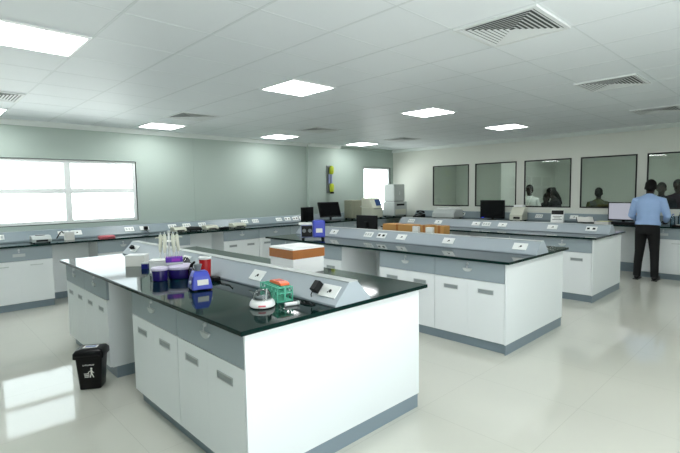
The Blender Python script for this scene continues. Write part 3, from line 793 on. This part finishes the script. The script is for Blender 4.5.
MB().box(-.06,-.21,0,.06,.21,.014).build('case', M['black'], r, bevel=.003)
k = MB()
for i in range(5):
    for j in range(14): k.box(-.05+.02*i, -.2+.0286*j, .0142, -.034+.02*i, -.2+.0286*j+.024, .02)
k.build('keys', M['mgray'], r)
r = empty('instrument_box', (7.93, 7.82, ZT), q, 'taupe box shaped instrument right of the pillar', 'instrument')
MB().box(-.14,-.17,.02,.14,.17,.46).build('body', M['taupe'], r, bevel=.015)
MB().box(-.144,-.155,.04,-.1405,.10,.44).build('door', M['taupe'], r, bevel=.002)
MB().tube([(-.14,-.13,.3), (-.152,-.13,.3)], .018, 14).build('knob', M['lgray'], r)
MB().box(-.12,-.15,0,-.09,-.12,.021).box(-.12,.12,0,-.09,.15,.021).box(.09,-.15,0,.12,-.12,.021).box(.09,.12,0,.12,.15,.021).build('foot', M['black'], r)
r = empty('analyser', (8.53, 7.76, ZT), q, 'ivory analyser with slanted head and dark blue display before the small window', 'instrument')
MB().prism([(-.22,.015), (.2,.015), (.2,.26), (-.22,.26)], -.19, .19, 'y').build('base', M['offwhite'], r, bevel=.012)
MB().prism([(-.2,.262), (.18,.262), (.18,.5), (-.1,.5)], -.185, .185, 'y').build('head', M['offwhite'], r, bevel=.015)
sl = Vector((.1,0,.238)).normalized(); nn = Vector((-sl.z,0,sl.x))
MB().box(-.1,-.085,0,.1,.085,.003).xf(Matrix(((0,sl.x,nn.x,-.1515),(-1,0,0,-.08),(0,sl.z,nn.z,.382),(0,0,0,1)))).build('display', M['instr_screen'], r)
MB().box(-.223,-.16,.225,-.2205,.16,.24).build('slot', M['mgray'], r)
MB().box(-.2,-.17,0,-.16,-.13,.0155).box(-.2,.13,0,-.16,.17,.0155).box(.14,-.17,0,.18,-.13,.0155).box(.14,.13,0,.18,.17,.0155).build('foot', M['black'], r)
r = empty('incubator', (9.43, 7.75, ZT), q, 'lower pale box instrument with dark slot in the far corner', 'instrument')
MB().box(-.21,-.27,.015,.17,.27,.385).build('body', M['lgray'], r, bevel=.02)
MB().box(-.213,-.16,.28,-.2105,.16,.33).build('slot', M['black'], r)
MB().box(-.213,-.22,.05,-.2105,.22,.19).build('door', M['offwhite'], r, bevel=.002)
MB().box(-.19,-.25,0,-.15,-.21,.0155).box(-.19,.21,0,-.15,.25,.0155).box(.11,-.25,0,.15,-.21,.0155).box(.11,.21,0,.15,.25,.0155).build('foot', M['black'], r)
r = empty('incubator', (9.42, 7.75, ZT+.386), q, 'upper grey box instrument stacked in the far corner', 'instrument')
MB().box(-.18,-.22,.012,.16,.22,.455).build('body', M['lgray'], r, bevel=.015)
MB().box(-.186,-.21,.03,-.1805,.21,.44).build('door', M['lgray'], r, bevel=.003)
MB().tube([(-.186,.0,.2), (-.196,.0,.2)], .016, 12).build('knob', M['white_pl'], r)
MB().tube([(-.186,.0,.25), (-.196,.0,.25)], .012, 12).build('knob', M['white_pl'], r)
MB().box(-.16,-.2,0,.14,.2,.0125).build('base_plate', M['mgray'], r)

# ------------------------------------------------------------------ things along the glass wall (fronts face -X)
r = empty('desk_telephone', (9.45, 6.96, ZT), 0, 'small black telephone on the bench near the far corner', 'telephone')
MB().prism([(-.11,.0), (.11,.0), (.11,.075), (.05,.08), (-.11,.025)], -.12, .12, 'y').build('base', M['black'], r, bevel=.008)
MB().box(.03,-.05,.081,.1,.05,.115).build('cradle', M['black'], r, bevel=.006)
MB().tube([(.065,-.1,.12), (.065,-.07,.14), (.065,0,.148), (.065,.07,.14), (.065,.1,.12)], [.026,.022,.016,.022,.026], 12, round_ends=True).build('handset', M['black'], r, smooth=True)
k = MB()
sl = Vector((.16,0,.055)).normalized(); nn = Vector((-sl.z,0,sl.x))
for i in range(4):
    for jj in range(3): k.box(-.035+.025*jj,-.05+.026*i-.0,.0,-.018+.025*jj,-.034+.026*i,.004)
k.xf(Matrix(((0,sl.x,nn.x,-.045),(-1,0,0,.0),(0,sl.z,nn.z,.047),(0,0,0,1)))).build('keypad', M['mgray'], r)
r = empty('plate_reader', (9.46, 6.13, ZT), 0, 'wide light grey reader with a lid under the first glass pane', 'instrument')
MB().prism([(-.2,.012), (.2,.012), (.2,.2), (-.08,.21), (-.2,.12)], -.31, .31, 'y').build('body', M['lgray'], r, bevel=.02)
MB().box(-.07,-.26,.211,.19,.26,.245).build('lid', M['white_pl'], r, bevel=.012)
MB().box(-.03,-.02,.2455,.05,.22,.2475).build('lid_window', M['black'], r)
MB().box(-.18,-.28,0,-.14,-.24,.013).box(-.18,.24,0,-.14,.28,.013).box(.14,-.28,0,.18,-.24,.013).box(.14,.24,0,.18,.28,.013).build('foot', M['black'], r)
r = monitor((9.46, 4.97, ZT), -.02, .58, .40, 'wide black monitor under the second glass pane', gap=.03)
MB().box(-.0145,.19,.034,-.0136,.25,.044).build('status_light', M['blue_led'], r)
r = empty('analyser', (9.45, 4.36, ZT), .1, 'ivory wedge shaped analyser right of the wide black monitor', 'instrument'); r.scale = (.86,.84,.84)
MB().prism([(-.2,.015), (.18,.015), (.18,.33), (.02,.34), (-.2,.15)], -.16, .16, 'y').build('body', M['offwhite'], r, bevel=.014)
MB().box(-.2025,-.1,.05,-.2005,.06,.1).build('slot', M['black'], r)
MB().prism([(-.05,.0), (.14,.0), (.12,.05), (-.03,.05)], -.12, .12, 'y').xf(Matrix.Translation((.02,0,.341))).build('paper_cover', M['white_pl'], r, bevel=.005)
MB().box(-.18,-.14,0,-.14,-.1,.0155).box(-.18,.1,0,-.14,.14,.0155).box(.12,-.14,0,.16,-.1,.0155).box(.12,.1,0,.16,.14,.0155).build('foot', M['black'], r)
r = empty('brochure_stand', (9.45, 3.56, ZT), .25, 'black and white upright card stand under the third glass pane', 'stand')
MB().prism([(-.09,0), (-.08,0), (.035,.235), (.025,.235)], -.115, .115, 'y').build('front_board', M['white_pl'], r)
MB().prism([(.12,0), (.13,0), (.045,.235), (.035,.235)], -.115, .115, 'y').build('back_board', M['white_pl'], r)
sl = Vector((.115,0,.235)).normalized(); nn = Vector((-sl.z,0,sl.x))
Bm = Matrix(((0,sl.x,nn.x,-.09),(-1,0,0,0),(0,sl.z,nn.z,0),(0,0,0,1)))
bb = MB().box(-.11,.165,.0005,.11,.255,.002)
for i, w_ in enumerate((.08,.06,.085)): bb.box(-w_,.12-.035*i,.0005,w_,.13-.035*i,.002)
bb.xf(Bm).build('printed_face', M['black'], r)
r = empty('open_book', (9.42, 3.02, ZT), .5, 'open dark covered booklet propped up under the fourth glass pane', 'book')
Tb = Matrix.Translation((0,0,.004)) @ Matrix.Rotation(-.62, 4, 'Y')
MB().box(0,-.15,0,.17,.15,.006).xf(Tb).build('cover', M['black'], r)
MB().prism([(-.14,.0065), (.14,.0065), (.14,.016), (.07,.024), (0,.012), (-.07,.024), (-.14,.016)], .01, .16, 'x').xf(Tb).build('pages', M['paper'], r)
MB().prism([(.13,0), (.16,0), (.125,.085), (.12,.085)], -.03, .03, 'y').build('easel_foot', M['black'], r)
r = empty('paper_stack', (9.40, 2.70, ZT), -.2, 'thick stack of white and yellow papers left of the lit monitor', 'papers')
MB().box(-.1,-.13,0,.1,.13,.045).build('sheets', M['paper'], r); MB().box(-.09,-.12,.0452,.07,.1,.05).build('cover_sheet', M['paper_y'], r)
r = empty('flat_case', (9.36, 2.36, ZT), 0, 'flat black case lying in front of the lit lilac monitor', 'case')
MB().box(-.09,-.19,0,.02,.19,.04).build('body', M['black'], r, bevel=.004); MB().box(-.09,-.19,.0402,.02,.19,.05).build('lid', M['black'], r, bevel=.003)
r = monitor((9.50, 2.42, ZT), -.06, .50, .335, 'monitor with a lit pale lilac screen left of the man', mat_front='screen_on', gap=.065)
for i, (yy, hh, rr_, lab) in enumerate(((1.69,.2,.036,'tall clear bottle on the worktop just right of the man'), (1.58,.23,.04,'taller clear bottle right of the first one beside the man'), (1.47,.17,.034,'short clear bottle at the right edge of the photo'))):
    r = empty('reagent_bottle', (9.62, yy, ZT), 0, lab, 'bottle', 'clear bottles beside the man')
    MB().lathe([(rr_*.92,0), (rr_,.006), (rr_,hh*.68), (rr_*.45,hh*.82), (rr_*.42,hh*.9)], 20).build('body', M['bottle'], r, smooth=True)
    MB().lathe([(rr_*.5,hh*.885), (rr_*.5,hh*.99), (rr_*.44,hh)], 16).build('cap', M['bluegray'], r, smooth=True)
r = empty('specimen_tray', (9.50, 1.55, ZT), 0, 'flat dark red tray on the worktop beside the man', 'tray')
MB().box(-.07,-.12,0,.03,.12,.018).build('base', M['maroon'], r, bevel=.003); MB().box(-.06,-.06,.0185,.02,.06,.026).build('card', M['paper'], r)

# fixture on the pillar
r = empty('wall_fixture', (7.44, 8.14, 1.87), 0, 'upright yellow green and blue fixture mounted on the pillar', 'wall fixture')
MB().box(-.09,-.018,-.33,.05,0,.33).build('back_plate', M['mgray'], r, bevel=.004)
for z, nm in ((.22,'upper_holder'), (-.2,'lower_holder')):
    MB().lathe([(.035,z-.1), (.055,z-.07), (.055,z+.06), (.03,z+.1)], 20, .02, -.075).build(nm, M['yg'], r, smooth=True)
MB().tube([(-.04,-.05,-.1), (-.04,-.05,.12)], .022, 12).tube([(.03,-.055,-.1), (.03,-.055,.12)], .022, 12).build('tube_body', M['bluegray'], r, smooth=True)
MB().lathe([(.045,-.345), (.05,-.335), (.05,-.301)], 16, .03, -.07).build('bottom_cap', M['black'], r, smooth=True)
MB().box(.075,-.006,-.30,.11,0,-.20).build('tag', M['paper'], r)

# ------------------------------------------------------------------ people
def remeshed(mb, name, m, parent, voxel, smooth=4):
    me = bpy.data.meshes.new('tmp'); bmesh.ops.recalc_face_normals(mb.bm, faces=mb.bm.faces); mb.bm.to_mesh(me); mb.bm.free()
    t = bpy.data.objects.new('tmp', me); COL.objects.link(t)
    a = t.modifiers.new('r', 'REMESH'); a.mode = 'VOXEL'; a.voxel_size = voxel
    s = t.modifiers.new('s', 'SMOOTH'); s.iterations = smooth; s.factor = .5
    dg = bpy.context.evaluated_depsgraph_get(); dg.update()
    nm = bpy.data.meshes.new_from_object(t.evaluated_get(dg)); nm.name = name
    bpy.data.objects.remove(t); bpy.data.meshes.remove(me)
    nm.materials.clear(); nm.materials.append(m)
    for p in nm.polygons: p.use_smooth = True
    o = bpy.data.objects.new(name, nm); COL.objects.link(o); o.parent = parent
    return o
def ering(c, rx, ry, n=20): return [(c[0]+rx*math.cos(2*PI*i/n), c[1]+ry*math.sin(2*PI*i/n), c[2]) for i in range(n)]

def person(loc, rz, scale, label, top, legs, skin=M['skin'], lean=.12, head_pitch=.35, head_turn=0, arms='counter', voxel=.008, long_hair=False, lanyard=False, st=0, hem=.86):
    """faces local +x; left is +y; 1.72 m tall at scale 1"""
    root = empty('person', loc, rz, label, 'person'); root.scale = (scale,)*3
    piv = Vector((0,0,.95))
    LR = Matrix.Translation(piv) @ Matrix.Rotation(lean, 4, 'Y') @ Matrix.Translation(-piv)
    def up(p): return LR @ Vector(p)
    def upr(r): return [tuple(up(p)) for p in r]
    neck = up((.0,0,1.47))
    HR = Matrix.Translation(neck) @ Matrix.Rotation(head_turn, 4, 'Z') @ Matrix.Rotation(head_pitch, 4, 'Y')
    def hd(p): return HR @ Vector(p)
    torso = [((0,0,.86),.105,.155), ((0,0,.93),.118,.165), ((0,0,1.02),.112,.152), ((0,0,1.12),.108,.148), ((.005,0,1.22),.118,.163), ((.005,0,1.31),.122,.178), ((.0,0,1.385),.10,.175), ((-.005,0,1.435),.07,.115), ((-.002,0,1.465),.055,.07)]
    sh = {s: up((-.005, s*.183, 1.362)) for s in (-1,1)}
    if arms == 'counter':
        el = {s: up((.06, s*.262, 1.11)) for s in (-1,1)}; wr = {s: Vector((.30, s*.20, 1.0)) for s in (-1,1)}
    elif arms == 'desk':
        el = {s: up((.10, s*.24, 1.12)) for s in (-1,1)}; wr = {s: Vector((.33, s*.10, 1.06)) for s in (-1,1)}
    else:
        el = {s: up((-.02, s*.245, 1.10)) for s in (-1,1)}; wr = {s: up((.06, s*.25, .86)) for s in (-1,1)}
    hipz = .9
    # body ---------------------------------------------------------------
    b = MB()
    b.loft([upr(ering(c, rx*.9, ry*.9)) for c, rx, ry in torso])
    b.tube([up((-.005,0,1.42)), neck, hd((.015,0,.06))], [.06,.056,.055], 14, round_ends=True)
    # head: cranium, jaw, nose, ears, brow
    hb_ = MB()
    hb_.ball((.005,0,.165), (.098,.076,.105)); hb_.ball((.035,0,.095), (.068,.058,.075)); hb_.ball((.068,0,.05), (.03,.034,.028))
    hb_.tube([(.098,0,.15), (.118,0,.118), (.105,0,.108)], [.011,.016,.012], 10, round_ends=True)
    hb_.tube([(.088,-.02,.074), (.094,0,.076), (.088,.02,.074)], .009, 8, round_ends=True)
    hb_.tube([(.086,-.045,.165), (.1,0,.168), (.086,.045,.165)], .011, 8, round_ends=True)
    for s in (-1,1):
        hb_.ball((-.002, s*.08, .13), (.02,.012,.032)); hb_.ball((.088, s*.031, .145), (.012,.014,.011))
    hb_.bm.transform(HR)
    hm = bpy.data.meshes.new('tmp'); hb_.bm.to_mesh(hm); hb_.bm.free(); b.bm.from_mesh(hm); bpy.data.meshes.remove(hm)
    for s in (-1,1):
        b.tube([sh[s], (sh[s]+el[s])/2, el[s], (el[s]*.55+wr[s]*.45), wr[s]], [.052,.045,.038,.036,.026], 12, round_ends=True)
        # hand: palm, four unequal fingers, thumb
        d = (wr[s]-el[s]).normalized()
        if arms in ('counter', 'desk'): d = Vector((d.x, d.y, min(d.z, -.05)*.4)).normalized()
        side = Vector((0,0,1)).cross(d).normalized(); nup = d.cross(side).normalized()
        if arms == 'side': side, nup = Vector((1,0,0)), Vector((0,s,0))
        pal = [wr[s]+d*t for t in (.0,.03,.085)]
        b.loft([[tuple(p+side*(a*math.cos(2*PI*k/12))+nup*(c_*math.sin(2*PI*k/12))) for k in range(12)] for p, a, c_ in zip(pal, (.026,.036,.040), (.02,.016,.013))])
        inward = -s if arms != 'side' else 1
        for i, (off, ln) in enumerate(((.030,.068), (.010,.076), (-.010,.071), (-.029,.056))):
            base = pal[2]+side*off*1.0-d*.012
            k1 = base+d*ln*.45-nup*.004; k2 = k1+d*ln*.33-nup*.016; k3 = k2+d*ln*.22-nup*.018
            b.tube([base, k1, k2, k3], [.0095,.009,.0082,.007], 8, round_ends=True)
        tb = pal[0]+d*.03+side*inward*.03*1.0
        b.tube([tb, tb+d*.03+side*inward*.022-nup*.008, tb+d*.058+side*inward*.026-nup*.016], [.013,.011,.008], 8, round_ends=True)
        b.tube([Vector((0,s*.085,hipz)), Vector((.012,s*(.09+st*.3),.7)), Vector((.015,s*(.095+st*.55),.48)), Vector((-.012,s*(.1+st*.75),.32)), Vector((-.02,s*(.1+st),.09))], [.085,.07,.05,.048,.034], 14, round_ends=True)
        b.tube([Vector((-.045,s*(.1+st),.045)), Vector((.03,s*(.108+st),.05)), Vector((.12,s*(.115+st),.035)), Vector((.17,s*(.118+st),.03))], [.034,.038,.034,.022], 12, round_ends=True)
    remeshed(b, 'body', skin, root, max(.006, voxel*.8), 3)
    # shirt ------------------------------------------------------------
    c = MB()
    tor = [((0,0,hem),.14,.19), ((0,0,hem+.06),.138,.187)] + [(q, rx*1.13+.006, ry*1.08+.006) for q, rx, ry in torso[2:-1]] + [((-.002,0,1.468),.062,.076)]
    c.loft([upr(ering(q, rx, ry)) for q, rx, ry in tor])
    c.tube([up((-.004,0,1.44)), up((.0,0,1.478))], [.07,.064], 16)
    for s in (-1,1):
        w9 = el[s]*.08+wr[s]*.92
        c.tube([sh[s]*.75+up((0,0,1.36))*.25, sh[s], (sh[s]*.55+el[s]*.45), el[s], el[s]*.5+wr[s]*.5, w9], [.075,.075,.066,.056,.05,.04], 14, round_ends=False)
    remeshed(c, 'shirt', top, root, voxel, 4)
    # trousers ----------------------------------------------------------
    p = MB()
    p.loft([ering((0,0,z), rx, ry) for z, rx, ry in ((.80,.12,.165), (.86,.128,.178), (.93,.126,.176), (1.0,.118,.165))])
    for s in (-1,1):
        p.tube([Vector((0,s*.082,.9)), Vector((0,s*.085,.82)), Vector((.012,s*(.09+st*.3),.68)), Vector((.015,s*(.095+st*.55),.48)), Vector((-.008,s*(.1+st*.77),.30)), Vector((-.018,s*(.102+st),.055))], [.098,.1,.086,.07,.064,.058], 16)
    remeshed(p, 'trousers', legs, root, voxel, 4)
    for s in (-1,1):
        f = MB().tube([Vector((-.055,s*(.1+st),.045)), Vector((-.01,s*(.104+st),.055)), Vector((.07,s*(.11+st),.048)), Vector((.14,s*(.117+st),.036)), Vector((.19,s*(.12+st),.032))], [.036,.043,.043,.038,.028], 14, round_ends=True)
        for v in f.bm.verts:
            if v.co.z < .004: v.co.z = .004
        f.box(-.08, s*(.108+st)-.04, 0, .19, s*(.108+st)+.04, .012)
        f.build('shoe', M['shoe'], root, smooth=True)
    # hair ---------------------------------------------------------------
    h = MB()
    h.ball((-.012,0,.185), (.103,.086,.102)); h.ball((-.045,0,.13), (.07,.078,.09))
    for s in (-1,1): h.ball((-.02,s*.05,.15), (.06,.035,.07))
    if long_hair:
        h.tube([(-.07,0,.16), (-.1,0,.05), (-.11,0,-.08), (-.10,0,-.2)], [.06,.06,.05,.03], 14, round_ends=True); h.ball((-.1,0,.2), (.05,.05,.05))
    h.xf(HR)
    remeshed(h, 'hair', M['hair'], root, .007, 3)
    if lanyard:
        l = MB()
        for s in (-1,1):
            l.tube([up((.03,s*.075,1.47)), up((.12,s*.06,1.40)), up((.150,s*.025,1.27)), up((.152,0,1.2))], .006, 8)
        l.box(.0,0,0,.001,.001,.001)
        l.build('lanyard', M['paper'], root, smooth=True)
    return root

person((9.02, 1.93, 0), 0, .985, 'man in light blue shirt and black trousers seen from behind at the worktop', M['shirt'], M['trousers'], lean=.12, head_pitch=.58, head_turn=.05, arms='counter', voxel=.008, st=.028, hem=.945)
person((10.9, 4.76, 0), PI+.1, .955, 'person with white lanyard standing behind the left part of the third glass pane', M['coat'], M['darkcloth'], lean=.02, head_pitch=.12, arms='side', voxel=.012, lanyard=True)
person((11.0, 4.13, 0), PI-1.0, .925, 'long haired person in dark clothes bending behind the third glass pane', M['darkcloth'], M['darkcloth'], lean=.22, head_pitch=.45, arms='desk', voxel=.012, long_hair=True)
person((10.95, 3.27, 0), .15, .90, 'person in olive top behind the fourth glass pane, above the lit monitor', M['olive'], M['darkcloth'], lean=.03, head_pitch=.1, arms='side', voxel=.012)
person((10.9, 2.12, 0), PI+.2, .95, 'person in dark clothes behind the glass just beside the man\'s head', M['darkcloth'], M['darkcloth'], lean=.05, head_pitch=.25, arms='side', voxel=.012)
person((11.5, 1.925, 0), PI-.3, .985, 'person in dark red top behind the glass at the right edge of the photo', M['maroon'], M['darkcloth'], lean=.05, head_pitch=.25, arms='side', voxel=.012)

person((12.0, 4.68, 0), PI, .93, 'person stooping low between the other two behind the third glass pane', M['darkcloth'], M['darkcloth'], lean=.85, head_pitch=-.3, arms='desk', voxel=.012)

# ------------------------------------------------------------------ light, world, camera
W = bpy.data.worlds.new('overcast_sky'); scene.world = W; W.use_nodes = True
nt = W.node_tree; bg = nt.nodes['Background']
bg.inputs[1].default_value = 1.0
tc = nt.nodes.new('ShaderNodeTexCoord'); sx = nt.nodes.new('ShaderNodeSeparateXYZ'); cr = nt.nodes.new('ShaderNodeValToRGB')
nt.links.new(tc.outputs['Generated'], sx.inputs[0]); nt.links.new(sx.outputs['Z'], cr.inputs[0])
# glow added below the horizon to brighten the ceiling, even overcast sky above
e = cr.color_ramp.elements
e[0].position = 0.0; e[0].color = (7.6, 7.8, 7.7, 1); e[1].position = .06; e[1].color = (2.9, 3.15, 3.3, 1)
nt.links.new(cr.outputs[0], bg.inputs[0])
def portal(loc, rot, sx, sy):
    l = bpy.data.lights.new('daylight_portal', 'AREA'); l.shape = 'RECTANGLE'; l.size = sx; l.size_y = sy
    l.cycles.is_portal = True
    o = bpy.data.objects.new('daylight_portal', l); COL.objects.link(o); o.location = loc; o.rotation_euler = rot
# area lights shine along local -Z; portals face into the room
portal(((LW[0]+LW[1])/2, YL+.14, (LW[2]+LW[3])/2), (-PI/2, 0, 0), LW[1]-LW[0], LW[3]-LW[2])
portal(((LW2[0]+LW2[1])/2, YL+.14, (LW2[2]+LW2[3])/2), (-PI/2, 0, 0), LW2[1]-LW2[0], LW2[3]-LW2[2])
portal(((NW[0]+NW[1])/2, YN-.14, (NW[2]+NW[3])/2), (PI/2, 0, 0), NW[1]-NW[0], NW[3]-NW[2])  # daylight through the added window

cam = bpy.data.cameras.new('camera'); co = bpy.data.objects.new('camera', cam); COL.objects.link(co)
cam.sensor_width = 36; cam.lens = 454.1427*36/680; cam.clip_start = .05
yaw, pitch, roll = .7631, -.0765, -.0148
F = Vector((math.sin(yaw)*math.cos(pitch), math.cos(yaw)*math.cos(pitch), math.sin(pitch)))
R = Vector((math.cos(yaw), -math.sin(yaw), 0)); U = R.cross(F)
R2 = math.cos(roll)*R+math.sin(roll)*U; U2 = -math.sin(roll)*R+math.cos(roll)*U
co.matrix_world = Matrix(((R2.x, U2.x, -F.x, 0), (R2.y, U2.y, -F.y, 0), (R2.z, U2.z, -F.z, 1.5686), (0,0,0,1)))
scene.camera = co
vs = scene.view_settings
vs.view_transform = 'Standard'; vs.look = 'None'; vs.gamma = 1; vs.use_curve_mapping = False
vs.exposure = 0.0
scene.cycles.max_bounces = 8; scene.cycles.diffuse_bounces = 5
scene.cycles.sample_clamp_indirect = 6
scene.cycles.use_denoising = True
